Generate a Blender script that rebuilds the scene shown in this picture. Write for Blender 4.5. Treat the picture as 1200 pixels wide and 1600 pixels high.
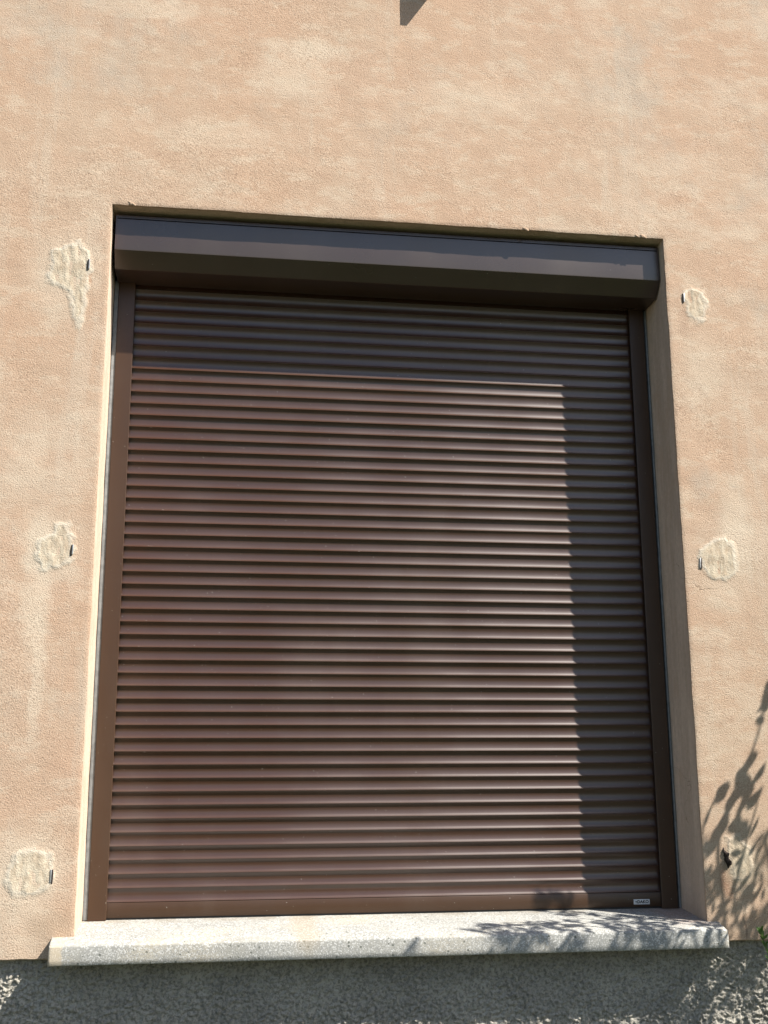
import bpy, bmesh, math, random
from mathutils import Vector, Matrix, noise
random.seed(7)
S = bpy.context.scene
C = S.collection
for o in list(bpy.data.objects): bpy.data.objects.remove(o)

# ------------------------------------------------------------------ camera
CAM = Vector((0.3498, -3.2055, 0.378)); YAW, PIT, ROL = -0.1435, 0.2269, 0.0052
cy, sy, cp, sp, cr, sr = math.cos(YAW), math.sin(YAW), math.cos(PIT), math.sin(PIT), math.cos(ROL), math.sin(ROL)
R = (Matrix(((cy, -sy, 0), (sy, cy, 0), (0, 0, 1))) @ Matrix(((1, 0, 0), (0, cp, -sp), (0, sp, cp)))
     @ Matrix(((cr, 0, sr), (0, 1, 0), (-sr, 0, cr))))
right, fwd, up = R.col[0], R.col[1], R.col[2]
cd = bpy.data.cameras.new('camera'); cam = bpy.data.objects.new('camera', cd); C.objects.link(cam)
M = Matrix((right, up, -fwd)).transposed().to_4x4(); M.translation = CAM
cam.matrix_world = M
cd.sensor_fit = 'VERTICAL'; cd.sensor_height = 24; cd.lens = 1792.7 / 1600 * 24
cd.clip_start = .05; cd.clip_end = 600
S.camera = cam

# ------------------------------------------------------------------ light
SUNV = Vector((-1.545, 1.0, -2.04))          # travel direction of the sunlight
tos = -SUNV.normalized()
elev = math.asin(tos.z); azi = math.atan2(tos.x, tos.y)
w = bpy.data.worlds.new('World'); S.world = w; w.use_nodes = True
wn = w.node_tree; bg = wn.nodes['Background']
sky = wn.nodes.new('ShaderNodeTexSky'); sky.sky_type = 'NISHITA'; sky.sun_disc = False
sky.sun_elevation = elev; sky.sun_rotation = azi
sky.air_density = 1.0; sky.dust_density = 1.2
wn.links.new(sky.outputs[0], bg.inputs[0]); bg.inputs[1].default_value = 0.075
sl = bpy.data.lights.new('sun', 'SUN'); sl.energy = 5.0; sl.angle = math.radians(0.53); sl.color = (1, .955, .88)
so = bpy.data.objects.new('sun', sl); C.objects.link(so)
so.rotation_euler = SUNV.to_track_quat('-Z', 'Y').to_euler(); so.location = (6, -5, 9)
S.view_settings.view_transform = 'Standard'; S.view_settings.look = 'None'
S.view_settings.gamma = 1; S.view_settings.use_curve_mapping = False
S.view_settings.exposure = 1.1
S.render.engine = 'CYCLES'

# ------------------------------------------------------------------ measures (metres)
W, T = 1.7167, 2.0451         # opening
DS, DR = .190, .1745          # slat plane, guide rail face
ZP = -.073                    # lower edge of the plaster
P = .037                      # slat pitch

# ------------------------------------------------------------------ helpers
def tag(o, label=None, cat=None, group=None, kind=None):
    if label: o['label'] = label
    if cat: o['category'] = cat
    if group: o['group'] = group
    if kind: o['kind'] = kind
    return o
def link(name, me, mat=None, parent=None, loc=None):
    o = bpy.data.objects.new(name, me); C.objects.link(o)
    if mat and not me.materials: me.materials.append(mat)
    if parent:
        o.parent = parent; o.location = Vector(loc or (0, 0, 0)) - parent.location
    elif loc: o.location = loc
    return o
def mesh(name, vs, fs, smooth=False, angle=None):
    me = bpy.data.meshes.new(name); me.from_pydata([tuple(v) for v in vs], [], fs); me.update()
    if smooth:
        me.shade_smooth()
        if angle: me.set_sharp_from_angle(angle=math.radians(angle))
    return me
def box_me(name, a, b, bev=0.0, seg=2):
    bm = bmesh.new()
    bmesh.ops.create_cube(bm, size=1)
    for v in bm.verts:
        v.co = Vector([(a[i] + b[i]) / 2 + v.co[i] * (b[i] - a[i]) for i in range(3)])
    if bev: bmesh.ops.bevel(bm, geom=bm.edges[:], offset=bev, segments=seg, affect='EDGES', profile=.6)
    me = bpy.data.meshes.new(name); bm.to_mesh(me); bm.free()
    if bev: me.shade_smooth(); me.set_sharp_from_angle(angle=math.radians(40))
    return me
def extrude_x(name, prof, x0, x1, caps=True, angle=30, nx=1):
    """prof: closed list of (y,z); extruded from x0 to x1"""
    n = len(prof); vs = []; fs = []
    for i in range(nx + 1):
        x = x0 + (x1 - x0) * i / nx
        vs += [(x, y, z) for y, z in prof]
    for i in range(nx):
        for k in range(n):
            a = i * n + k; b = i * n + (k + 1) % n
            fs.append((a, b, b + n, a + n))
    if caps:
        fs.append(tuple(range(n - 1, -1, -1))); fs.append(tuple(range(nx * n, nx * n + n)))
    me = mesh(name, vs, fs)
    bm = bmesh.new(); bm.from_mesh(me); bmesh.ops.recalc_face_normals(bm, faces=bm.faces[:]); bm.to_mesh(me); bm.free()
    me.shade_smooth(); me.set_sharp_from_angle(angle=math.radians(angle))
    return me
def nz(x, y, z=0.0): return noise.noise(Vector((x, y, z)))
def fbm(x, y, z=0.0, o=4):
    return noise.fractal(Vector((x, y, z)), 1.0, 2.0, o)

# ------------------------------------------------------------------ materials
class NT:
    def __init__(s, name):
        s.m = bpy.data.materials.new(name); s.m.use_nodes = True; s.t = s.m.node_tree
        s.b = s.t.nodes['Principled BSDF']; s.c = s.n('ShaderNodeTexCoord').outputs['Object']
    def n(s, typ, **kw):
        x = s.t.nodes.new(typ)
        for k, v in kw.items(): setattr(x, k, v)
        return x
    def put(s, sock, v):
        if hasattr(v, 'is_linked') or isinstance(v, bpy.types.NodeSocket): s.t.links.new(v, sock)
        else: sock.default_value = v
    def mapv(s, scale=(1, 1, 1), loc=(0, 0, 0), rot=(0, 0, 0), src=None):
        x = s.n('ShaderNodeMapping'); s.put(x.inputs[0], src or s.c)
        x.inputs['Scale'].default_value = scale; x.inputs['Location'].default_value = loc
        x.inputs['Rotation'].default_value = rot
        return x.outputs[0]
    def noise(s, scale, detail=3, rough=.5, vec=None, dist=0):
        x = s.n('ShaderNodeTexNoise'); s.put(x.inputs['Vector'], vec or s.c)
        x.inputs['Scale'].default_value = scale; x.inputs['Detail'].default_value = detail
        x.inputs['Roughness'].default_value = rough; x.inputs['Distortion'].default_value = dist
        return x.outputs[0]
    def voro(s, scale, vec=None, feature='F1', rnd=1):
        x = s.n('ShaderNodeTexVoronoi', feature=feature); s.put(x.inputs['Vector'], vec or s.c)
        x.inputs['Scale'].default_value = scale; x.inputs['Randomness'].default_value = rnd
        return x
    def ramp(s, v, a, b, lo=0.0, hi=1.0, smooth=True):
        x = s.n('ShaderNodeMapRange', interpolation_type='SMOOTHSTEP' if smooth else 'LINEAR'); s.put(x.inputs[0], v)
        for i, q in zip((1, 2, 3, 4), (a, b, lo, hi)): x.inputs[i].default_value = q
        return x.outputs[0]
    def mix(s, f, a, b):
        x = s.n('ShaderNodeMix', data_type='RGBA')
        s.put(x.inputs[0], f)
        for i, q in ((6, a), (7, b)):
            s.put(x.inputs[i], (*q, 1) if isinstance(q, tuple) and len(q) == 3 else q)
        return x.outputs[2]
    def math(s, op, a, b=0.0):
        x = s.n('ShaderNodeMath', operation=op); s.put(x.inputs[0], a); s.put(x.inputs[1], b); return x.outputs[0]
    def bump(s, h, strength, dist, prev=None):
        x = s.n('ShaderNodeBump'); s.put(x.inputs['Height'], h); x.inputs['Strength'].default_value = strength
        x.inputs['Distance'].default_value = dist
        if prev is not None: s.put(x.inputs['Normal'], prev)
        return x.outputs[0]
    def out(s, col, rough=.8, nor=None, metal=0, spec=.5):
        s.put(s.b.inputs['Base Color'], (*col, 1) if isinstance(col, tuple) else col)
        s.put(s.b.inputs['Roughness'], rough); s.b.inputs['Metallic'].default_value = metal
        s.b.inputs['Specular IOR Level'].default_value = spec
        if nor is not None: s.put(s.b.inputs['Normal'], nor)
        return s.m

def blob(g, x, z, rx, rz, soft=.5, warp=None):
    """0..1 mask round (x,z) on the wall, edge warped by noise"""
    sep = g.n('ShaderNodeSeparateXYZ'); g.put(sep.inputs[0], warp if warp is not None else g.c)
    a = g.math('DIVIDE', g.math('SUBTRACT', sep.outputs[0], x), rx)
    b = g.math('DIVIDE', g.math('SUBTRACT', sep.outputs[2], z), rz)
    d = g.math('SQRT', g.math('ADD', g.math('MULTIPLY', a, a), g.math('MULTIPLY', b, b)))
    return g.ramp(d, 1 - soft, 1 + soft, 1, 0)

def warped(g, amt, scale):
    nv = g.n('ShaderNodeTexNoise'); g.put(nv.inputs['Vector'], g.c); nv.inputs['Scale'].default_value = scale
    nv.inputs['Detail'].default_value = 5
    sc = g.n('ShaderNodeVectorMath', operation='MULTIPLY_ADD'); g.put(sc.inputs[0], nv.outputs['Color'])
    sc.inputs[1].default_value = (amt,) * 3; sc.inputs[2].default_value = (-amt / 2,) * 3
    ad = g.n('ShaderNodeVectorMath', operation='ADD'); g.put(ad.inputs[0], g.c); g.put(ad.inputs[1], sc.outputs[0])
    return ad.outputs[0]

def plaster_mat(mend=False):
    g = NT('peach plaster round a mend' if mend else 'peach plaster')
    wv = warped(g, .25, 3)
    big = g.noise(1.7, 6, .6, wv)
    med = g.noise(5.5, 6, .65, g.mapv((.75, 1, 1.2), (3, 1, 2)))
    hor = g.noise(2.2, 6, .6, g.mapv((.55, 1, 2.4), (9, 4, 1)))
    fine = g.noise(42, 4, .7)
    col = g.mix(g.ramp(big, .34, .68), (.462, .312, .214), (.465, .345, .250))
    col = g.mix(g.math('MULTIPLY', g.ramp(med, .50, .68), .7), col, (.525, .420, .318))
    col = g.mix(g.math('MULTIPLY', g.ramp(hor, .52, .66), .35), col, (.475, .305, .208))
    sm = g.noise(13, 6, .68, g.mapv((.7, 1, 1.5), (1, 8, 5)))
    col = g.mix(g.math('MULTIPLY', g.ramp(sm, .50, .62), .55), col, (.535, .432, .325))
    col = g.mix(g.math('MULTIPLY', g.ramp(sm, .46, .34), .4), col, (.42, .275, .19))
    vs_ = g.noise(5, 6, .65, g.mapv((1.8, 1, .22), (6, 2, 7)))
    col = g.mix(g.math('MULTIPLY', g.ramp(vs_, .54, .68), .4), col, (.52, .44, .345))
    grey = g.noise(3.1, 7, .62, g.mapv((1, 1, .8), (17, 5, 8)))
    col = g.mix(g.math('MULTIPLY', g.ramp(grey, .53, .70), .7), col, (.410, .350, .282))
    # limewash bleached runs below the two lower hinges on the left and round the mends
    for (x, z, rx, rz, k) in ((-.145, .86, .035, .16, .6), (-.13, .62, .018, .14, .45), (-.14, 1.02, .05, .09, .5),
                              (-.19, 1.25, .05, .13, .3), (-.135, .15, .10, .10, .45), (-.12, -.01, .08, .07, .25),
                              (1.83, 1.62, .06, .10, .35), (1.89, 1.09, .05, .13, .45), (1.83, .90, .07, .05, .35),
                              (.60, 2.62, .10, .035, .45), (.50, 2.52, .09, .07, .35), (-.13, 1.83, .09, .12, .3),
                              (.28, 2.30, .14, .05, .3), (1.15, 2.5, .2, .05, .35), (.05, 2.72, .18, .03, .4), (-.115, 1.79, .085, .13, .25),
                              (-.10, 1.0, .075, .085, .25), (-.115, .135, .085, .085, .25)):
        m = blob(g, x, z, rx, rz, .55, warped(g, .07, 18))
        col = g.mix(g.math('MULTIPLY', m, k), col, (.60, .52, .405))
    # brown dirt: beside the sill ears, rust under the broken hinge
    for (x, z, rx, rz, k, c) in ((-.05, .0, .06, .045, .45, (.30, .22, .15)), (1.765, .02, .06, .10, .4, (.36, .28, .20)),
                                 (1.783, .095, .018, .05, .75, (.20, .09, .05)), (-.055, 1.72, .016, .06, .35, (.40, .24, .15)),
                                 (1.768, 1.77, .014, .05, .45, (.36, .24, .17)), (1.83, .13, .05, .06, .5, (.42, .40, .30)),
                                 (-.06, 1.80, .010, .02, .6, (.36, .17, .09)), (1.828, -.045, .004, .03, .8, (.16, .11, .08)),
                                 (1.90, -.05, .10, .04, .3, (.38, .30, .22))):
        m = blob(g, x, z, rx, rz, .6, warped(g, .05, 25))
        col = g.mix(g.math('MULTIPLY', m, k), col, c)
    # grain: light crests, dark pits
    gr = g.noise(290, 2, .55)
    sp = g.noise(520, 2, .5, g.mapv((1, 1, 1), (4, 4, 4)))
    col = g.mix(g.ramp(gr, .55, .70, 0, .45), col, (.70, .57, .43))
    col = g.mix(g.ramp(gr, .46, .32, 0, .70), col, (.24, .16, .11))
    col = g.mix(g.ramp(sp, .42, .28, 0, .5), col, (.22, .15, .10))
    col = g.mix(g.ramp(fine, .35, .75, 0, .16), col, (.38, .255, .165))
    pit = g.voro(55).outputs[0]
    col = g.mix(g.ramp(pit, .035, .012, 0, .6), col, (.16, .11, .08))
    # trowel scratches: thin curved lines in patches
    tn = g.noise(7, 2, .4, g.mapv((1, 1, 1), (2, 2, 6)), 1.2)
    tl = g.math('MULTIPLY', g.ramp(g.math('ABSOLUTE', g.math('SUBTRACT', g.math('FRACT', g.math('MULTIPLY', tn, 9.0)), .5)), .02, .005), g.ramp(g.noise(4.5, 4, .6, g.mapv((1, 1, 1), (8, 1, 3))), .56, .66))
    col = g.mix(g.math('MULTIPLY', tl, .35), col, (.30, .21, .15))
    # recess coat painted paler to make up for weak fill light; vertical water stains
    sy_ = g.n('ShaderNodeSeparateXYZ'); g.put(sy_.inputs[0], g.c)
    rv = g.ramp(sy_.outputs[1], .006, .012)
    st = g.noise(9, 5, .6, g.mapv((1, 3.5, .35)))
    rc = g.mix(g.ramp(st, .38, .62), (.57, .44, .34), (.68, .54, .425))
    rc = g.mix(g.ramp(g.noise(60, 4, .6), .3, .7, 0, .3), rc, (.36, .28, .20))
    rc = g.mix(g.ramp(g.noise(4.2, 5, .65, g.mapv((1, 1, .7), (5, 5, 5))), .50, .64, 0, .5), rc, (.50, .345, .23))
    col = g.mix(g.math('MULTIPLY', rv, .85), col, rc)
    # hairline cracks, sparse
    cv = g.voro(2.6, warped(g, .35, 5), 'DISTANCE_TO_EDGE').outputs[0]
    cm = g.math('MULTIPLY', g.ramp(cv, .0035, .001), g.ramp(g.noise(1.9, 3), .60, .66))
    col = g.mix(g.math('MULTIPLY', cm, .55), col, (.22, .15, .10))
    # relief: trowelled fine sand render
    worm = g.noise(150, 4, .62, g.mapv((.8, 1, 1.15), rot=(0, .6, 0)), .9)
    trow = g.noise(30, 5, .6, g.mapv((.7, 1, 1.1), rot=(0, -.7, 0)), 1.6)
    h = g.math('ADD', g.math('MULTIPLY', worm, .75), g.math('MULTIPLY', gr, .35))
    n = g.bump(gr, .5, .0022)
    n = g.bump(h, .35, .0018, n)
    n = g.bump(trow, .22, .004, n)
    n = g.bump(g.math('SUBTRACT', g.ramp(pit, .01, .05), g.math('ADD', cm, g.math('MULTIPLY', tl, .6))), .35, .002, n)
    if mend:
        at = g.n('ShaderNodeAttribute'); at.attribute_name = 'mend'; v = at.outputs['Fac']
        brush = g.noise(55, 5, .65, g.mapv((1, 1, .55), (3, 0, 1))); e = g.noise(38, 6, .7)
        v2 = g.math('ADD', v, g.math('MULTIPLY', g.math('SUBTRACT', e, .5), .9))
        m = g.ramp(v2, .08, .80)
        ic = g.mix(g.ramp(brush, .40, .60), (.43, .35, .25), (.56, .49, .37))
        ic = g.mix(g.ramp(brush, .38, .29, 0, .8), ic, (.24, .165, .10))
        rim = g.math('MULTIPLY', g.ramp(v2, .25, .5), g.ramp(v2, 1.0, .72))
        ic = g.mix(g.math('MULTIPLY', rim, .6), ic, (.60, .56, .47))
        k = g.n('ShaderNodeAttribute'); k.attribute_name = 'fresh'
        col = g.mix(g.math('MULTIPLY', m, k.outputs['Fac']), col, ic)
        n = g.bump(g.math('MULTIPLY', m, g.math('ADD', brush, g.math('MULTIPLY', e, .9))), .45, .0026, n)
    return g.out(col, .93, n, spec=.2)

def mortar_mat():
    g = NT('pale mending mortar')
    a = g.noise(28, 6, .65); b = g.noise(120, 4, .6, g.mapv((1, 1, .45))); c = g.noise(9, 4)
    col = g.mix(g.ramp(a, .38, .62), (.50, .42, .295), (.63, .555, .43))
    col = g.mix(g.ramp(c, .5, .7, 0, .5), col, (.47, .41, .32))
    col = g.mix(g.ramp(b, .42, .30, 0, .55), col, (.30, .22, .14))
    n = g.bump(g.math('ADD', g.math('MULTIPLY', a, .6), b), .5, .003)
    return g.out(col, .95, n, spec=.15)

def plinth_mat():
    g = NT('grey tyrolean render')
    a = g.noise(3.0, 5, .6, g.mapv((1, 1, 1.5))); f = g.noise(190, 4, .65); b = g.noise(75, 3)
    col = g.mix(g.ramp(a, .38, .62), (.36, .335, .29), (.44, .41, .35))
    col = g.mix(g.ramp(f, .55, .75, 0, .4), col, (.40, .39, .35))
    gt = g.noise(125, 5, .7, warped(g, .01, 60)); g2 = g.noise(62, 4, .65, g.mapv((1, 1, 1.4), (3, 7, 1)))
    col = g.mix(g.ramp(gt, .50, .42, 0, .5), col, (.10, .096, .082))  # dark and pale grit, doubling as gap shade the relief barely shows
    col = g.mix(g.ramp(g2, .46, .38, 0, .35), col, (.13, .125, .105))
    col = g.mix(g.ramp(gt, .58, .66, 0, .5), col, (.46, .44, .38))
    n = g.bump(f, .9, .004)
    n = g.bump(gt, .8, .006, n)
    n = g.bump(b, .6, .006, n)
    return g.out(col, .95, n, spec=.15)

def sill_mat():
    g = NT('speckled cement sill')
    v1 = g.voro(330); v2 = g.voro(95, g.mapv((1, 1, 1), (5, 2, 9)))
    a = g.noise(6, 6, .65); b = g.noise(2.6, 4, .5, g.mapv((1, 2, 1), (4, 0, 0)))
    col = g.mix(g.ramp(a, .35, .65), (.262, .26, .243), (.33, .322, .292))
    col = g.mix(g.ramp(b, .52, .68, 0, .6), col, (.45, .39, .29))
    sepc = g.n('ShaderNodeSeparateColor'); g.put(sepc.inputs[0], v1.outputs['Color'])
    col = g.mix(g.ramp(sepc.outputs[0], .68, .78, 0, .65), col, (.25, .25, .24))
    col = g.mix(g.ramp(sepc.outputs[1], .72, .8, 0, .7), col, (.56, .555, .53))
    s2 = g.n('ShaderNodeSeparateColor'); g.put(s2.inputs[0], v2.outputs['Color'])
    m = g.math('MULTIPLY', g.ramp(s2.outputs[0], .86, .9), g.ramp(v2.outputs[0], .35, .22))
    col = g.mix(g.math('MULTIPLY', m, .75), col, (.09, .10, .08))
    # rust brown spot on the top, tan end strip, reddish dirt at the right
    wv = warped(g, .03, 30)
    col = g.mix(g.math('MULTIPLY', blob(g, .60, -.012, .035, .05, .5, wv), .35), col, (.34, .26, .16))
    col = g.mix(g.math('MULTIPLY', blob(g, -.038, -.055, .016, .06, .25, wv), .6), col, (.55, .44, .30))
    col = g.mix(g.math('MULTIPLY', blob(g, 1.68, 0, .07, .02, .6, wv), .5), col, (.42, .26, .19))
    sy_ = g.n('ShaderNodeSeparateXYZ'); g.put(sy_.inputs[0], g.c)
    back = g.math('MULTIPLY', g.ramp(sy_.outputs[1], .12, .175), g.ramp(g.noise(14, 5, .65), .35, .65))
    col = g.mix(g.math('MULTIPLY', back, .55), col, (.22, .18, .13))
    dr = g.noise(7, 6, .65, g.mapv((1, 1, .3)))
    col = g.mix(g.ramp(dr, .52, .72, 0, .45), col, (.30, .285, .24))
    n = g.bump(g.noise(400, 3, .6), .6, .0018)
    n = g.bump(g.math('MULTIPLY', m, -1.0), .4, .0015, n)
    n = g.bump(a, .3, .004, n)
    return g.out(col, .85, n, spec=.25)

def lacquer_mat(name, col0, rough=.36, dust=.5, spec=.95):
    g = NT(name); g.c = g.n('ShaderNodeNewGeometry').outputs['Position']     # one continuous dust layer over all slats
    a = g.noise(14, 4, .6); b = g.noise(3, 3)
    col = g.mix(g.ramp(a, .4, .7, 0, .25), col0, tuple(c * .8 + .008 for c in col0))
    m = g.ramp(g.noise(210, 1, .4), .80, .825)
    fl = g.math('MULTIPLY', g.ramp(g.noise(3.5, 5, .65, g.mapv((1, 1, .35))), .45, .75), .10)
    col = g.mix(fl, col, (.16, .12, .09))
    col = g.mix(g.math('MULTIPLY', m, dust), col, (.6, .56, .5))
    n = g.bump(g.noise(700, 2, .5), .06, .0006)
    n = g.bump(g.noise(5, 2, .5), .05, .006, n)
    return g.out(col, g.ramp(b, .35, .7, rough - .03, rough + .06), n, spec=spec)

def plain(name, col, rough=.6, metal=0, spec=.5, bs=None, bd=.002):
    g = NT(name)
    a = g.noise(bs or 40, 4, .6)
    c = g.mix(g.ramp(a, .35, .7), col, tuple(x * .72 for x in col))
    n = g.bump(a, .4, bd) if bs else None
    return g.out(c, rough, n, metal, spec)

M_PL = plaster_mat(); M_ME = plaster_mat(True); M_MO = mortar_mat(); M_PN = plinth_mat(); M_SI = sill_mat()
BROWN = (.048, .0190, .0095)
M_SLAT = lacquer_mat('brown lacquered aluminium slats', BROWN, .33, spec=.85)
M_BOX = lacquer_mat('brown lacquered aluminium case', (.048, .028, .020), .30, spec=.95)
M_RAIL = lacquer_mat('brown lacquered aluminium rails', (.048, .022, .009), .40, spec=.5)
M_SEAL = plain('grey reveal sealant', (.24, .25, .25), .7, bs=60, bd=.001)
M_BLACK = plain('black rubber', (.012, .012, .012), .6)
M_STEEL = plain('worn zinc steel', (.55, .54, .52), .45, .7, bs=120, bd=.0006)
M_RUST_SLOT = plain('dark rusty iron and slot shade', (.035, .022, .016), .85, .2, bs=150, bd=.002)
M_BADGE = plain('silver badge face', (.66, .66, .66), .4, .1)
M_INK = plain('black badge print', (.015, .015, .018), .5)

# ------------------------------------------------------------------ surroundings: ground, meadow and hedge behind the camera
def ground_mat():
    g = NT('rough lawn')
    a = g.noise(.6, 6, .6); b = g.noise(25, 5, .7)
    col = g.mix(g.ramp(a, .35, .65), (.03, .038, .018), (.055, .052, .032))
    col = g.mix(g.ramp(b, .4, .7, 0, .6), col, (.035, .06, .018))
    return g.out(col, .95, g.bump(b, 1, .03), spec=.15)
GZ = -1.25
N = 40; vs = []; fs = []
for j in range(N + 1):
    for i in range(N + 1):
        f = lambda t: math.copysign(abs(t) ** 3, t) * 300
        x, y = f(i / N * 2 - 1), f(j / N * 2 - 1)
        vs.append((x, y, GZ + .03 * nz(x * .7, y * .7)))
for j in range(N):
    for i in range(N):
        a = j * (N + 1) + i; fs.append((a, a + 1, a + N + 2, a + N + 1))
tag(link('ground', mesh('ground', vs, fs, True), ground_mat()), kind='structure')

# ------------------------------------------------------------------ plaster wall
def wy(x, z):                       # waviness of the plaster face
    return .0022 * nz(x * 1.7, z * 1.7, 3) + .0011 * nz(x * 7, z * 7, 9) + .0006 * nz(x * 23, z * 23, 5)
def steps(a, b, d):
    n = max(1, round((b - a) / d)); return [a + (b - a) * i / n for i in range(n)]
d1 = .012
xs = steps(-5, -.5, .5) + steps(-.5, -.012, d1) + [-.012, -.005] + steps(0, W, d1) + [W, W + .005, W + .012] + steps(W + .024, 2.3, d1) + steps(2.3, 7, .5) + [7]
zs = [ZP, ZP + .003] + steps(ZP + .012, T, d1) + [T, T + .005, T + .012] + steps(T + .024, 3.1, d1) + steps(3.1, 6, .5) + [6]
ZO = -.05                           # bottom of the hole, inside the sill's thickness
zs[min(range(len(zs)), key=lambda i: abs(zs[i] - ZO))] = ZO
def wob(x, z):
    fade = 1.0 if (-.5 <= x <= 2.3 and z < 3.1) else 0.0
    return (.0016 * nz(z * 9, x * 3, 1) + .0009 * nz(z * 40, x * 9, 2)) * fade, (.0018 * nz(x * 8, z * 3, 4) + .0010 * nz(x * 38, z * 9, 6)) * fade
vs = []; fs = []; idx = {}
nxs, nzs = len(xs), len(zs)
def inside(x, z): return 1e-6 < x < W - 1e-6 and ZO + 1e-6 < z < T - 1e-6
for j, z in enumerate(zs):
    for i, x in enumerate(xs):
        if inside(x, z): continue
        dx, dz = wob(x, z)
        y = wy(x, z)
        edge = (abs(x) < 1e-6 or abs(x - W) < 1e-6) and ZO - 1e-6 <= z <= T + 1e-6 or abs(z - T) < 1e-6 and -1e-6 <= x <= W + 1e-6
        if edge: y += .0012
        elif j == 0: y += .003
        idx[(i, j)] = len(vs); vs.append((x + dx, y, z + dz))
for j in range(nzs - 1):
    for i in range(nxs - 1):
        xm, zm = (xs[i] + xs[i + 1]) / 2, (zs[j] + zs[j + 1]) / 2
        if inside(xm, zm): continue
        fs.append((idx[(i, j)], idx[(i + 1, j)], idx[(i + 1, j + 1)], idx[(i, j + 1)]))
iL, iR, jT, jO = xs.index(0), xs.index(W), zs.index(T), zs.index(ZO)
loop = [(iL, j) for j in range(jO, jT + 1)] + [(i, jT) for i in range(iL + 1, iR + 1)] + [(iR, j) for j in range(jT - 1, jO - 1, -1)] + [(i, jO) for i in range(iR - 1, iL, -1)]
prev = [idx[k] for k in loop]
deps = [.010, .03, .06, .09, .12, .15, .18, .21, .36]
for q, dd in enumerate(deps):
    cur = []
    for (i, j) in loop:
        x, z = xs[i], zs[j]; dx, dz = wob(x, z); k = max(0, 1 - dd / .1)
        r = .0012 * nz(x * 12 + dd * 11, z * 12, dd * 13)
        ox = (.0010 if i == iL else -.0010 if i == iR else 0) ; oz = -.001 if j == jT else 0
        cur.append(len(vs)); vs.append((x + dx * k - ox * 0 + (r if i in (iL, iR) else 0), dd, z + dz * k + (r if j == jT else 0)))
    n = len(loop)
    for k in range(n):
        fs.append((prev[k], cur[k], cur[(k + 1) % n], prev[(k + 1) % n]))
    prev = cur
fs.append(tuple(prev))                                   # dark back of the recess
# underside lip of the plaster, back to the plinth
prev = [idx[(i, 0)] for i in range(nxs)]; cur = []
for i, x in enumerate(xs):
    cur.append(len(vs)); vs.append((x, .05, ZP + .001))
for i in range(nxs - 1): fs.append((prev[i], cur[i], cur[i + 1], prev[i + 1]))
me = mesh('house_wall', vs, fs)
bm = bmesh.new(); bm.from_mesh(me); bmesh.ops.recalc_face_normals(bm, faces=bm.faces[:]); bm.to_mesh(me); bm.free()
me.shade_smooth(); me.set_sharp_from_angle(angle=math.radians(38))
wall = tag(link('house_wall', me, M_PL), 'peach plastered house wall with a deep rectangular window recess', 'wall')

# plinth: rough thrown render, 2 cm behind the plaster face
xs2 = steps(-5, -.30, .4) + steps(-.30, 2.0, .0026) + steps(2.0, 7, .4) + [7]
zs2 = [GZ - .1] + steps(GZ, -.32, .1) + steps(-.32, -.055, .0026) + [-.055]
vs = []; fs = []
for z in zs2:
    for x in xs2:
        y = .021
        if -.31 < x < 2.01 and z > -.33:
            wx = x + .006 * nz(x * 40, z * 40, 1); wz = z + .006 * nz(x * 40, z * 40, 5)
            d = noise.voronoi(Vector((wx * 88, wz * 105, 0)))[0]
            d2 = noise.voronoi(Vector((wx * 190, wz * 200, 4)))[0]
            big = .5 + .5 * nz(x * 14, z * 14, 3)
            y -= .0105 * (.15 + 1.1 * big) * max(0, 1 - 2.0 * d[0] ** 1.6) + .0040 * max(0, 1 - 1.8 * d2[0] ** 1.4) + .0012 * nz(x * 260, z * 260, 7) - .0070
        vs.append((x, y, z))
n = len(xs2)
for j in range(len(zs2) - 1):
    for i in range(n - 1):
        a = j * n + i; fs.append((a, a + 1, a + n + 1, a + n))
link('plinth', mesh('plinth', vs, fs, True), M_PN, wall)

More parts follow.
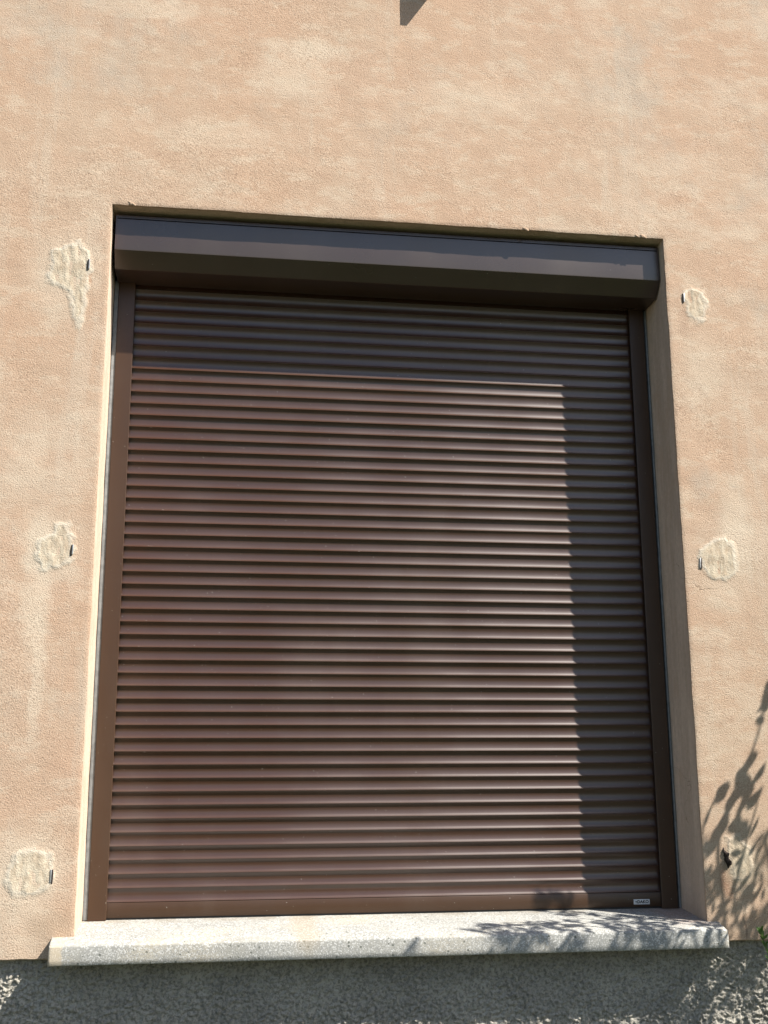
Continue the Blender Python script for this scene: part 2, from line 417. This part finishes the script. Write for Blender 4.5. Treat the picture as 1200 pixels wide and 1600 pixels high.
# mended patches of mortar round the old hinge pins
def sdist(px, pz, poly):
    ins = False; dm = 9
    for k in range(len(poly)):
        x1, z1 = poly[k]; x2, z2 = poly[(k + 1) % len(poly)]
        if (z1 > pz) != (z2 > pz) and px < (x2 - x1) * (pz - z1) / (z2 - z1) + x1: ins = not ins
        ex, ez = x2 - x1, z2 - z1; t = max(0, min(1, ((px - x1) * ex + (pz - z1) * ez) / (ex * ex + ez * ez)))
        dm = min(dm, math.hypot(px - x1 - ex * t, pz - z1 - ez * t))
    return dm if ins else -dm
def patch(poly, label, hi=.0006, fresh=.72):
    c = .0026; mg = .034
    x0 = min(p[0] for p in poly) - mg; x1 = min(max(p[0] for p in poly) + mg, 9 if poly[0][0] > .5 else -.014)
    if poly[0][0] > .5: x0 = max(x0, W + .014)
    z0 = min(p[1] for p in poly) - mg; z1 = max(p[1] for p in poly) + mg
    nx, nz_ = int((x1 - x0) / c), int((z1 - z0) / c)
    vs = []; fs = []; keep = {}; at = []
    for j in range(nz_ + 1):
        for i in range(nx + 1):
            x, z = x0 + i * c, z0 + j * c
            sd = sdist(x, z, poly); s = sd + .010 * fbm(x * 34, z * 34, 2, 5)
            if sd < -.031: continue
            t = max(0, min(1, (s + .003) / .010)); t = t * t * (3 - 2 * t)
            inn = max(0, min(1, (s - .006) / .012))
            y = wy(x, z) - .0003 + .0013 * max(0, min(1, (-sd - .004) / .026)) - t * (hi * (1 - .55 * inn) + .0012 * fbm(x * 60, z * 22, 8, 3))
            if i in (0, nx) or j in (0, nz_): y = wy(x, z) + .0012
            keep[(i, j)] = len(vs); vs.append((x, y, z)); at.append(max(0, min(1, .5 + s / .024)))
    for (i, j) in keep:
        q = [(i, j), (i + 1, j), (i + 1, j + 1), (i, j + 1)]
        if all(k in keep for k in q): fs.append(tuple(keep[k] for k in q))
    me = mesh('mortar_patch', vs, fs, True)
    A = me.attributes.new('mend', 'FLOAT', 'POINT'); A.data.foreach_set('value', at)
    B = me.attributes.new('fresh', 'FLOAT', 'POINT'); B.data.foreach_set('value', [fresh] * len(vs))
    tag(link('mortar_patch', me, M_ME, wall), label)
patch([(-.162, 1.887), (-.115, 1.905), (-.085, 1.918), (-.075, 1.90), (-.058, 1.884), (-.052, 1.83), (-.058, 1.77), (-.062, 1.70), (-.073, 1.648), (-.085, 1.65),
       (-.097, 1.70), (-.105, 1.74), (-.128, 1.774), (-.172, 1.786), (-.17, 1.842)], 'pale mortar mend running down to a point')
patch([(-.153, 1.005), (-.143, 1.023), (-.115, 1.040), (-.105, 1.065), (-.077, 1.074), (-.06, 1.047), (-.05, .996), (-.059, .966), (-.081, .945), (-.137, .937), (-.155, .969)], 'roundish cream mortar mend')
patch([(-.178, .147), (-.157, .187), (-.117, .202), (-.068, .186), (-.06, .13), (-.063, .106), (-.11, .083), (-.158, .087), (-.179, .116)], 'yellowish mortar mend with a crack below')
patch([(1.768, 1.857), (1.799, 1.881), (1.84, 1.866), (1.850, 1.819), (1.84, 1.779), (1.816, 1.760), (1.788, 1.778), (1.776, 1.814)], 'small mortar mend right of the box')
patch([(1.766, 1.034), (1.808, 1.064), (1.845, 1.075), (1.874, 1.056), (1.884, 1.007), (1.877, .965), (1.844, .945), (1.795, .955), (1.765, .985)], 'cream mortar mend right of the shutter')
patch([(1.79, .205), (1.83, .215), (1.86, .18), (1.865, .12), (1.84, .085), (1.805, .09), (1.79, .13)], 'greenish mortar mend in the leaf shade', .001, .4)

# chipped lumps at the lintel edge
for (x, z, s) in ((.057, 2.0530, .009), (1.267, 2.0505, .008), (1.650, 2.0515, .009), (1.628, 2.052, .005)):
    bm = bmesh.new(); bmesh.ops.create_icosphere(bm, subdivisions=3, radius=1)
    for v in bm.verts:
        k = 1 + .5 * nz(v.co.x * 2 + x * 9, v.co.y * 2, v.co.z * 2)
        v.co = Vector((v.co.x * s * 1.3 * k, v.co.y * .0022 * k, v.co.z * s * .55 * k))
    me = bpy.data.meshes.new('plaster_chip'); bm.to_mesh(me); bm.free(); me.shade_smooth()
    o = link('plaster_chip', me, M_PL, wall, (x, -.0002, z - .003)); o.rotation_euler = (0, .4, 0)

# grey sealant strips between rails and reveals
for xa, xb in ((.0015, .0142), (1.7095, W - .0015)):
    link('sealant_strip', box_me('sealant_strip', (xa, DR + .004, .0), (xb, DR + .03, 1.88), .0015), M_SEAL, wall)

# ------------------------------------------------------------------ window sill
prof_top = [(.26, .003), (.19, -.001), (.10, -.010), (.0, -.0195), (-.05, -.0285)]
arc = []
cyy, czz, rr = -.0646 + .007, -.0315 - .0062, .007
for k in range(6):
    a = math.radians(75 + k * 21); arc.append((cyy + rr * math.cos(a), czz + rr * math.sin(a)))
prof = prof_top + arc + [(-.0655, -.052), (-.066, -.066), (-.0655, -.0785), (-.0635, -.0805), (-.03, -.081), (.02, -.081), (.26, -.081)]
SX0, SX1 = -.0535, 1.7485
xsS = [SX0, SX0 + .002, SX0 + .006] + steps(SX0 + .012, SX1 - .012, .006) + [SX1 - .012, SX1 - .006, SX1 - .002, SX1]
vs = []; fs = []; n = len(prof)
for i, x in enumerate(xsS):
    dl = x - SX0; dr_ = SX1 - x
    for k, (y, z) in enumerate(prof):
        a = .0004 * nz(x * 30, y * 30, z * 30) + .0003 * nz(x * 120, y * 90, z * 90)
        if 4 <= k <= 10:                                     # worn arris with small nicks
            c = max(0, nz(x * 45, 5, 1) - .35) * .004; y += c; z -= c * .6
        y += a; z += a * .8
        for q, r in ((dl, .004), (dr_, .011)):               # rounded ends, the right one more worn
            if q < r and y < -.02 and k <= 13:
                t = 1 - q / r; e = r * (1 - math.sqrt(max(0, 1 - t * t))) 
                if k <= 9: z -= e * .5
                y += e * (.55 if q is dr_ else .8)
        vs.append((x, y, z))
for i in range(len(xsS) - 1):
    for k in range(n):
        a = i * n + k; b = i * n + (k + 1) % n; fs.append((a, b, b + n, a + n))
fs.append(tuple(range(n))); fs.append(tuple(range((len(xsS) - 1) * n, len(xsS) * n)))
me = mesh('window_sill', vs, fs)
bm = bmesh.new(); bm.from_mesh(me); bmesh.ops.recalc_face_normals(bm, faces=bm.faces[:]); bm.to_mesh(me); bm.free()
me.shade_smooth(); me.set_sharp_from_angle(angle=math.radians(50))
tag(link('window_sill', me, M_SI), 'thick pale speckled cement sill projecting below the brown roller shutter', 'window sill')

# ------------------------------------------------------------------ roller shutter
sh = bpy.data.objects.new('roller_shutter', None); C.objects.link(sh); sh.location = (W / 2, DS, 0)
tag(sh, 'closed brown aluminium roller shutter with its box set in the window recess', 'roller shutter')
# slat: concave outer face, hooked lip at its foot
def prof_slat():
    p = []
    y = .0; m = 16; h = .0362
    for k in range(m + 1):
        p.append((y, .0368 - h * k / m))
        th = math.radians(-29 + 58 * ((k + .5) / m) ** 1.0 + (14 if k >= m - 2 else 0))
        y -= math.tan(th) * h / m
    q = p[-1][0]; p = [(yy - q - .0035, z) for yy, z in p]
    y0 = p[-1][0]
    p += [(y0 + .0001, -.0002), (y0 + .0008, -.0009), (y0 + .0017, -.0010), (y0 + .0028, -.0005), (y0 + .0040, .0010), (y0 + .0055, .0030)]
    p += [(.0085, .004), (.0085, .0375), (.0050, .0382), (p[0][0] + .0016, .0375)]
    return p
me_slat = extrude_x('slat', prof_slat(), .045, W - .043, angle=38)
me_slat.materials.append(M_SLAT)
for i in range(50):
    o = bpy.data.objects.new('slat', me_slat); C.objects.link(o); o.parent = sh
    o.location = Vector((random.uniform(-.002, .002), DS + random.uniform(-.0004, .0004), .045 + P * i)) - sh.location
    o.rotation_euler = (math.radians(random.gauss(0, .55)), math.radians(random.gauss(0, .012)), math.radians(random.gauss(0, .02)))
# bottom rail
pr = [(-.0055, .0435), (-.0062, .0420), (-.0062, .0065), (-.0050, .0040), (.0085, .004), (.0085, .0435)]
link('bottom_rail', extrude_x('bottom_rail', pr, .045, W - .043), M_RAIL, sh, (0, DS, 0))
link('gap_shade_seal', box_me('gap_shade_seal', (.055, DS - .003, -.004), (W - .055, DS + .006, .0045), .001), M_BLACK, sh)  # black seal strip doubles as the gap shadow under the rail
# guide rails
def rail(xa, xb, inner):
    s = 1 if inner > 0 else -1
    xi = xb if s > 0 else xa; xo = xa if s > 0 else xb
    # plan outline: face, small return at the inner lip, dark slot behind
    pl = [(xo, DR + .03), (xo, DR + .0012), (xo + s * .0012, DR), (xi - s * .0015, DR), (xi, DR + .0014), (xi, DR + .0045), (xi - s * .006, DR + .0055), (xi - s * .006, DR + .03)]
    vs = [(x, y, z) for z in (-.001, 1.885) for x, y in pl]; n = len(pl)
    fs = [(k, (k + 1) % n, n + (k + 1) % n, n + k) for k in range(n)] + [tuple(range(n)), tuple(range(n, 2 * n))]
    me = mesh('guide_rail', vs, fs); bm = bmesh.new(); bm.from_mesh(me); bmesh.ops.recalc_face_normals(bm, faces=bm.faces[:]); bm.to_mesh(me); bm.free()
    o = link('guide_rail', me, M_RAIL, sh)
    b = bpy.data.objects.new('brush_seal', box_me('brush_seal', (min(xi - s * .0055, xi - s * .001), DR + .0056, 0), (max(xi - s * .0055, xi - s * .001), DR + .0105, 1.88)))
    b.data.materials.append(M_BLACK); C.objects.link(b); b.parent = o
rail(.0146, .0647, 1); rail(1.6554, 1.7043, -1)
# box: straight front, 45 degree lower facet, flat bottom
BX0, BX1, BF, BB, BT = .0095, 1.7125, .0385, 1.919, 2.033
r = .0025
front = [(BF + .003, BT - .013), (BF, BT - .0150), (BF, BB + r), (BF + .0008, BB - .0010), (BF + .040, BB - .0445), (BF + .0425, BB - .0455),
         (BF + .150, BB - .0455), (BF + .150, BB - .042), (BF + .045, BB - .042), (BF + .004, BB), (BF + .004, BT - .013)]
link('front_cover', extrude_x('front_cover', front, BX0 + .0045, BX1 - .0045, angle=20), M_BOX, sh)
top = [(BF + .0015, BT - .0110), (BF + .0015, BT - .002), (BF + .004, BT), (.215, BT), (.215, 1.88), (.211, 1.88), (.211, BT - .004), (BF + .006, BT - .004), (BF + .006, BT - .0110)]
link('top_cover', extrude_x('top_cover', top, BX0 + .0045, BX1 - .0045, angle=20), M_BOX, sh)
capp = [(BF + .0002, BB), (BF - .0004 + .0006, BT - .003), (BF + .0035, BT + .0006), (.2155, BT + .0006), (.2155, BB - .0460), (BF + .0425, BB - .0460), (BF + .0400, BB - .0450)]
for xa, xb in ((BX0, BX0 + .0042), (BX1 - .0042, BX1)):
    link('end_cap', extrude_x('end_cap', capp, xa, xb, angle=20), M_BOX, sh)
# maker's badge, lettering printed on it
bx0, bx1, bz0, bz1 = 1.5717, 1.6207, .0105, .0250
by = DS - .0062
bd = link('badge', box_me('badge', (bx0, by - .0012, bz0), (bx1, by + .0004, bz1), .0007), M_BADGE, sh)
def text_mesh(txt, size, x, z, y, sx=1.0):
    cu = bpy.data.curves.new('lettering', 'FONT'); cu.body = txt; cu.size = size; cu.extrude = .0001; cu.offset = .00042
    cu.align_x = 'CENTER'; cu.align_y = 'CENTER'; cu.resolution_u = 3
    to = bpy.data.objects.new('t', cu); C.objects.link(to); bpy.context.view_layer.update()
    me = bpy.data.meshes.new_from_object(to.evaluated_get(bpy.context.evaluated_depsgraph_get()))
    bpy.data.objects.remove(to)
    for v in me.vertices: v.co = (x + v.co.x * sx, y - v.co.z, z + v.co.y)
    me.name = 'lettering'; me.materials.clear(); me.materials.append(M_INK)
    return me
lt = bpy.data.objects.new('lettering', text_mesh('DAKO', .0118, (bx0 + bx1) / 2 + .0035, (bz0 + bz1) / 2 - .0001, by - .0014, 1.02))
C.objects.link(lt); lt.parent = bd
# small four-pointed emblem before the word
ex, ez = bx0 + .0072, (bz0 + bz1) / 2 + .0004; vs = []
for k in range(8):
    a = k * math.pi / 4; q = .0034 if k % 2 == 0 else .0014
    vs.append((ex + q * math.cos(a), by - .0014, ez + q * math.sin(a)))
vs += [(x, by - .0010, z) for x, _, z in vs]
fs = [tuple(range(8)), tuple(range(15, 7, -1))] + [(k, (k + 1) % 8, 8 + (k + 1) % 8, 8 + k) for k in range(8)]
em = bpy.data.objects.new('emblem', mesh('emblem', vs, fs)); em.data.materials.append(M_INK); C.objects.link(em); em.parent = bd

# ------------------------------------------------------------------ cut-off hinge pins
def lump(sx, sy, sz, seed):
    bm = bmesh.new(); bmesh.ops.create_icosphere(bm, subdivisions=4, radius=1)
    for v in bm.verts:
        k = 1 + .9 * fbm(v.co.x * 1.6 + seed, v.co.y * 1.6, v.co.z * 2.6, 4)
        v.co = Vector((v.co.x * sx * k + sx * .9 * nz(v.co.z * 2, seed), v.co.y * sy * k, v.co.z * sz * (.8 + .3 * k)))
    me = bpy.data.meshes.new('plate'); bm.to_mesh(me); bm.free(); me.shade_smooth(); return me
def hinge(x, z, h, tilt, label, steel=True, dark=-1, ww=.0030):
    e = bpy.data.objects.new('hinge_stub', None); C.objects.link(e); e.location = (x, 0, z)
    tag(e, label, 'hinge', 'cut off shutter hinge stubs in the wall beside the window')
    y0 = wy(x, z)
    p = link('plate', box_me('plate', (-ww / 2, -.0032, -h * .42), (ww / 2, .01, h * .42), .0004) if steel else lump(.008, .006, h * .6, 3.3), M_STEEL if steel else M_RUST_SLOT, e, (x, y0, z)); p.rotation_euler = (0, tilt, 0)
    # rust-coloured socket, an uneven dark plate standing in for the shaded slot
    vs = []; fs = []; n = 18
    for ring, (rx, rz, yy) in enumerate(((.0030, h * .50, .0012), (.0022, h * .44, -.0006), (.0001, h * .36, -.0002))):
        for k in range(n):
            a = k / n * 2 * math.pi; q = 1 + .3 * nz(math.cos(a) * 2 + x * 7, math.sin(a) * 2 + z * 5, ring)
            vs.append((dark * .0034 + rx * q * math.cos(a), yy, -.002 + rz * q * math.sin(a)))
    for r_ in range(2):
        for k in range(n):
            fs.append((r_ * n + k, r_ * n + (k + 1) % n, (r_ + 1) * n + (k + 1) % n, (r_ + 1) * n + k))
    fs.append(tuple(range(2 * n, 3 * n)))
    q = link('slot_shade', mesh('slot_shade', vs, fs, True), M_RUST_SLOT, e, (x, y0 - .002, z)); q.rotation_euler = (0, tilt, 0)
hinge(-.0560, 1.847, .036, .02, 'bright cut hinge stub in the long pointed mortar patch left of the shutter box')
hinge(-.0570, .995, .034, .05, 'cut hinge stub in the roundish mortar patch left of the shutter at mid height')
hinge(-.0655, .132, .038, .02, 'cut hinge stub low on the left, just above the end of the sill', dark=1)
hinge(1.7725, 1.846, .034, .03, 'cut hinge stub in the small mortar patch right of the shutter box', dark=-1)
hinge(1.7660, .996, .036, .08, 'thin dark cut hinge stub in the mortar patch right of the shutter at mid height', dark=1)
hinge(1.7850, .150, .040, -.2, 'rusty black lump for the dark hole of a broken hinge low on the right in the leaf shadows', steel=False, dark=-1, ww=.008)  # black lump stands in for the dark of the broken-out hole

# ------------------------------------------------------------------ bracket added unseen above the picture, shaped to cast the top-edge shadow
vs2 = [(0, 0), (0, .013), (-.0585, .0), (-.0585, .42), (0, .42)]
bxm = [(-.0585, -.0015), (-.0585, .42), (.002, .42), (.002, .0225), (-.003, .0135)]
vs = [(x, y, z) for x in (-.011, .011) for y, z in bxm]; n = 5
vs = [(x, (y if y < -.05 else y * 1.0), z) for x, y, z in vs]
fs = [(k, (k + 1) % n, n + (k + 1) % n, n + k) for k in range(n)] + [tuple(range(n)), tuple(range(n, 2 * n))]
tag(link('shadow_plate', mesh('shadow_plate', vs, fs), M_STEEL, None, (.975, 0, 2.858)), 'unseen flat grey bracket fixed to the wall above the window', 'caster')

# ------------------------------------------------------------------ leafy shrub at the right; its stems and leaves throw the dappled shade
L0 = Vector((1.545, -1.0, 2.04))
def lift(sx, sz, t): return Vector((sx, 0, sz)) + L0 * t
leafV, leafF = [], []
def leaf(p, d, nrm, ln, wd, curl=.18):
    d = d.normalized(); s = d.cross(nrm)
    if s.length < 1e-4: s = Vector((1, 0, 0))
    s.normalize(); u = s.cross(d).normalized()
    b = len(leafV)
    st = [(0, .06), (.18, .62), (.42, 1.0), (.7, .78), (.9, .32), (1, .02)]
    for t, q in st:
        c = p + d * (ln * t) - u * (curl * ln * t * t)
        leafV.extend((c - s * wd / 2 * q + u * wd * .12 * q, c, c + s * wd / 2 * q + u * wd * .12 * q))
    for k in range(len(st) - 1):
        a = b + k * 3
        leafF.append((a, a + 1, a + 4, a + 3)); leafF.append((a + 1, a + 2, a + 5, a + 4))
stemV, stemF = [], []
def tube(pts, r0, r1, n=6):
    b = len(stemV); m = len(pts)
    for i, p in enumerate(pts):
        d = (pts[min(i + 1, m - 1)] - pts[max(i - 1, 0)]).normalized()
        a = d.orthogonal().normalized(); c = d.cross(a); r_ = r0 + (r1 - r0) * i / (m - 1)
        for k in range(n):
            t = 2 * math.pi * k / n; stemV.append(p + (a * math.cos(t) + c * math.sin(t)) * r_)
    for i in range(m - 1):
        for k in range(n):
            stemF.append((b + i * n + k, b + i * n + (k + 1) % n, b + (i + 1) * n + (k + 1) % n, b + (i + 1) * n + k))
def curve(pts, k=6):
    out = []; n = len(pts)
    for i in range(n - 1):
        p0, p1, p2, p3 = pts[max(i - 1, 0)], pts[i], pts[i + 1], pts[min(i + 2, n - 1)]
        for s in range(k):
            t = s / k
            out.append(.5 * ((2 * p1) + (p2 - p0) * t + (2 * p0 - 5 * p1 + 4 * p2 - p3) * t * t + (3 * p1 - p0 - 3 * p2 + p3) * t ** 3))
    out.append(pts[-1]); return out
rng = random.Random(11)
def shadow_leaf(a, b, t, wd, dt=0.0):
    """leaf whose shade on the wall runs from a to b"""
    while True:                                          # the bush stands to the right of the view
        p, q = lift(*a, t), lift(*b, t + dt)
        if min(v.x - .35 - (1.60 + .10 * v.z) * (v.y + 3.2055) / 3.2055 for v in (p, q)) > .03: break
        t += .02
    d = q - p
    leaf(p, d, (L0.normalized() + Vector([rng.uniform(-.35, .35) for _ in range(3)])).normalized(), d.length, wd, .05)
ROOT = Vector((2.25, -.42, GZ))
def shoot(path, t, r=.0035, leaves=0, ll=.05, lw=.013, base=None):
    pts = [lift(x, z, t + .02 * i) for i, (x, z) in enumerate(path)]
    tube(curve(([base] if base is not None else []) + pts), r, r * .45)
    return pts
# tall stem whose tip reaches the frame edge
mid = lift(1.70, -.42, .33)
shoot([(1.70, -.42), (1.765, -.05), (1.76, .17), (1.805, .29), (1.850, .372), (1.885, .445), (1.915, .515), (1.94, .60)], .30, .0052, base=ROOT)
shoot([(1.72, -.30), (1.69, .05), (1.722, .235), (1.758, .300), (1.780, .332)], .33, .004, base=ROOT)
shoot([(1.85, -.35), (1.80, .0), (1.835, .16), (1.873, .258), (1.90, .33)], .27, .004, base=ROOT)
shoot([(1.95, -.4), (1.93, .0), (1.95, .2), (1.99, .38)], .25, .004, base=ROOT)
shoot([(1.6, -.6), (1.45, -.25), (1.35, -.05), (1.30, .06), (1.22, .09)], .36, .004, base=ROOT)
shoot([(1.62, -.6), (1.55, -.2), (1.50, .10), (1.52, .24), (1.60, .44)], .38, .004, base=ROOT)
shoot([(1.62, -.6), (1.62, -.2), (1.64, .15), (1.68, .33)], .40, .004, base=ROOT)
shoot([(1.6, -.6), (1.25, -.35), (1.12, -.16), (1.02, -.12)], .42, .004, base=ROOT)
for a, b, wd in (((1.940, .56), (1.950, .645), .034), ((1.93, .53), (1.902, .535), .014), ((1.925, .575), (1.915, .555), .016), ((1.885, .435), (1.868, .425), .008),
                 ((1.885, .445), (1.845, .360), .038), ((1.872, .405), (1.815, .335), .036), ((1.862, .385), (1.852, .300), .034), ((1.845, .36), (1.795, .272), .034),
                 ((1.880, .350), (1.921, .408), .020), ((1.868, .352), (1.830, .255), .036), ((1.895, .335), (1.850, .270), .026), ((1.825, .345), (1.800, .265), .030),
                 ((1.910, .348), (1.862, .285), .020), ((1.765, .305), (1.800, .352), .034), ((1.772, .34), (1.792, .312), .030), ((1.752, .292), (1.722, .232), .010),
                 ((1.800, .285), (1.762, .195), .026), ((1.782, .245), (1.728, .170), .030), ((1.765, .205), (1.715, .150), .026), ((1.835, .270), (1.800, .205), .036),
                 ((1.822, .245), (1.845, .195), .030), ((1.873, .258), (1.835, .168), .008), ((1.892, .265), (1.852, .190), .010), ((1.94, .22), (1.915, .11), .022),
                 ((1.955, .24), (1.925, .16), .03),
                 ((1.60, .37), (1.575, .455), .016), ((1.62, .39), (1.612, .450), .014), ((1.645, .37), (1.632, .445), .018), ((1.665, .38), (1.668, .440), .012), ((1.585, .34), (1.555, .425), .018), ((.735, -.225), (.80, -.155), .016), ((.745, -.24), (.785, -.19), .012)):
    shadow_leaf(a, b, .30 + rng.uniform(-.03, .05), wd)
# lower mass of foliage
def env(x):                       # upper outline of the shade
    pts = [(.98, -.08), (1.08, .06), (1.30, .10), (1.42, .12), (1.50, .18), (1.57, .37), (1.66, .38), (1.71, .20), (1.76, .14), (1.82, .19), (1.90, .22), (2.0, .34), (2.3, .55)]
    for (x0, z0), (x1, z1) in zip(pts, pts[1:]):
        if x0 <= x <= x1: return z0 + (z1 - z0) * (x - x0) / (x1 - x0)
    return -1
cnt = 0
while cnt < 3000:
    x = rng.uniform(.98, 2.3); z = rng.uniform(-.75, .5)
    if z > env(x) - .02: continue
    hole = nz(x * 11 - z * 7.3, (x * .56 + z * .83) * 3.2, 4)           # gaps stretched along the sun's slope
    if hole > .24: continue
    if z < -.2 and 1.72 < x < 1.92 and abs((x - 1.80) * .83 - (z + .27) * .56) < .022: continue
    t = rng.choice((rng.uniform(.24, .40), rng.uniform(.24, .40), rng.uniform(.45, .95))) + max(0, 1.75 - x) * .28 
    ang = math.radians(rng.gauss(58, 22)); ln = rng.uniform(.035, .07)
    s = rng.choice((-1, 1))
    shadow_leaf((x, z), (x + s * ln * math.cos(ang), z + s * ln * math.sin(ang)), t, rng.uniform(.007, .019), rng.uniform(-.02, .02))
    cnt += 1
# sprig that shows at the right edge of the picture, close to the plinth
stub = [Vector((2.02, -.16, -.62)), Vector((1.95, -.13, -.35)), Vector((1.868, -.10, -.18)), Vector((1.838, -.09, -.07)), Vector((1.828, -.085, -.035))]
tube(curve([Vector((2.15, -.2, GZ))] + stub), .004, .0012)
st2 = [Vector((1.95, -.13, -.35)), Vector((1.90, -.14, -.22)), Vector((1.850, -.15, -.13)), Vector((1.825, -.16, -.09))]
tube(curve(st2), .003, .001)
for line in (stub[2:], st2[1:], [Vector((1.93, -.12, -.3)), Vector((1.88, -.10, -.15)), Vector((1.865, -.1, -.04))], [Vector((1.90, -.16, -.26)), Vector((1.85, -.15, -.17)), Vector((1.835, -.14, -.10))]):
    cv = curve(line, 9)
    for i, p in enumerate(cv):
        for s in (-1, 1):
            if rng.random() < .85:
                f = i / len(cv)
                d = Vector((s * rng.uniform(.15, .5) - .1, rng.uniform(-.5, .3), rng.uniform(.4, 1.1)))
                leaf(p, d, Vector((0, -1, .3)), rng.uniform(.018, .034) * (1.1 - .5 * f), rng.uniform(.004, .008))
def leaf_mat():
    g = NT('green leaves')
    a = g.noise(35, 3)
    col = g.mix(g.ramp(a, .3, .7), (.045, .10, .018), (.11, .19, .045))
    g.out(col, .45, None, spec=.4)
    g.b.inputs['Subsurface Weight'].default_value = 0
    tr = g.n('ShaderNodeBsdfTranslucent'); g.put(tr.inputs[0], g.mix(.5, col, (.16, .24, .04)))
    mx = g.n('ShaderNodeMixShader'); mx.inputs[0].default_value = .28
    o = g.t.nodes['Material Output']
    g.t.links.new(g.b.outputs[0], mx.inputs[1]); g.t.links.new(tr.outputs[0], mx.inputs[2]); g.t.links.new(mx.outputs[0], o.inputs[0])
    return g.m
M_LEAF = leaf_mat(); M_STEM = plain('green brown stems', (.09, .085, .035), .7, bs=60)
bush = bpy.data.objects.new('leafy_shrub', None); C.objects.link(bush); bush.location = ROOT
tag(bush, 'green leafy shrub peeking in at the right edge beside the grey plinth', 'shrub')
tag(link('foliage', mesh('foliage', leafV, leafF, True), M_LEAF, bush), kind='stuff')
tag(link('stems', mesh('stems', stemV, stemF, True), M_STEM, bush), kind='stuff')
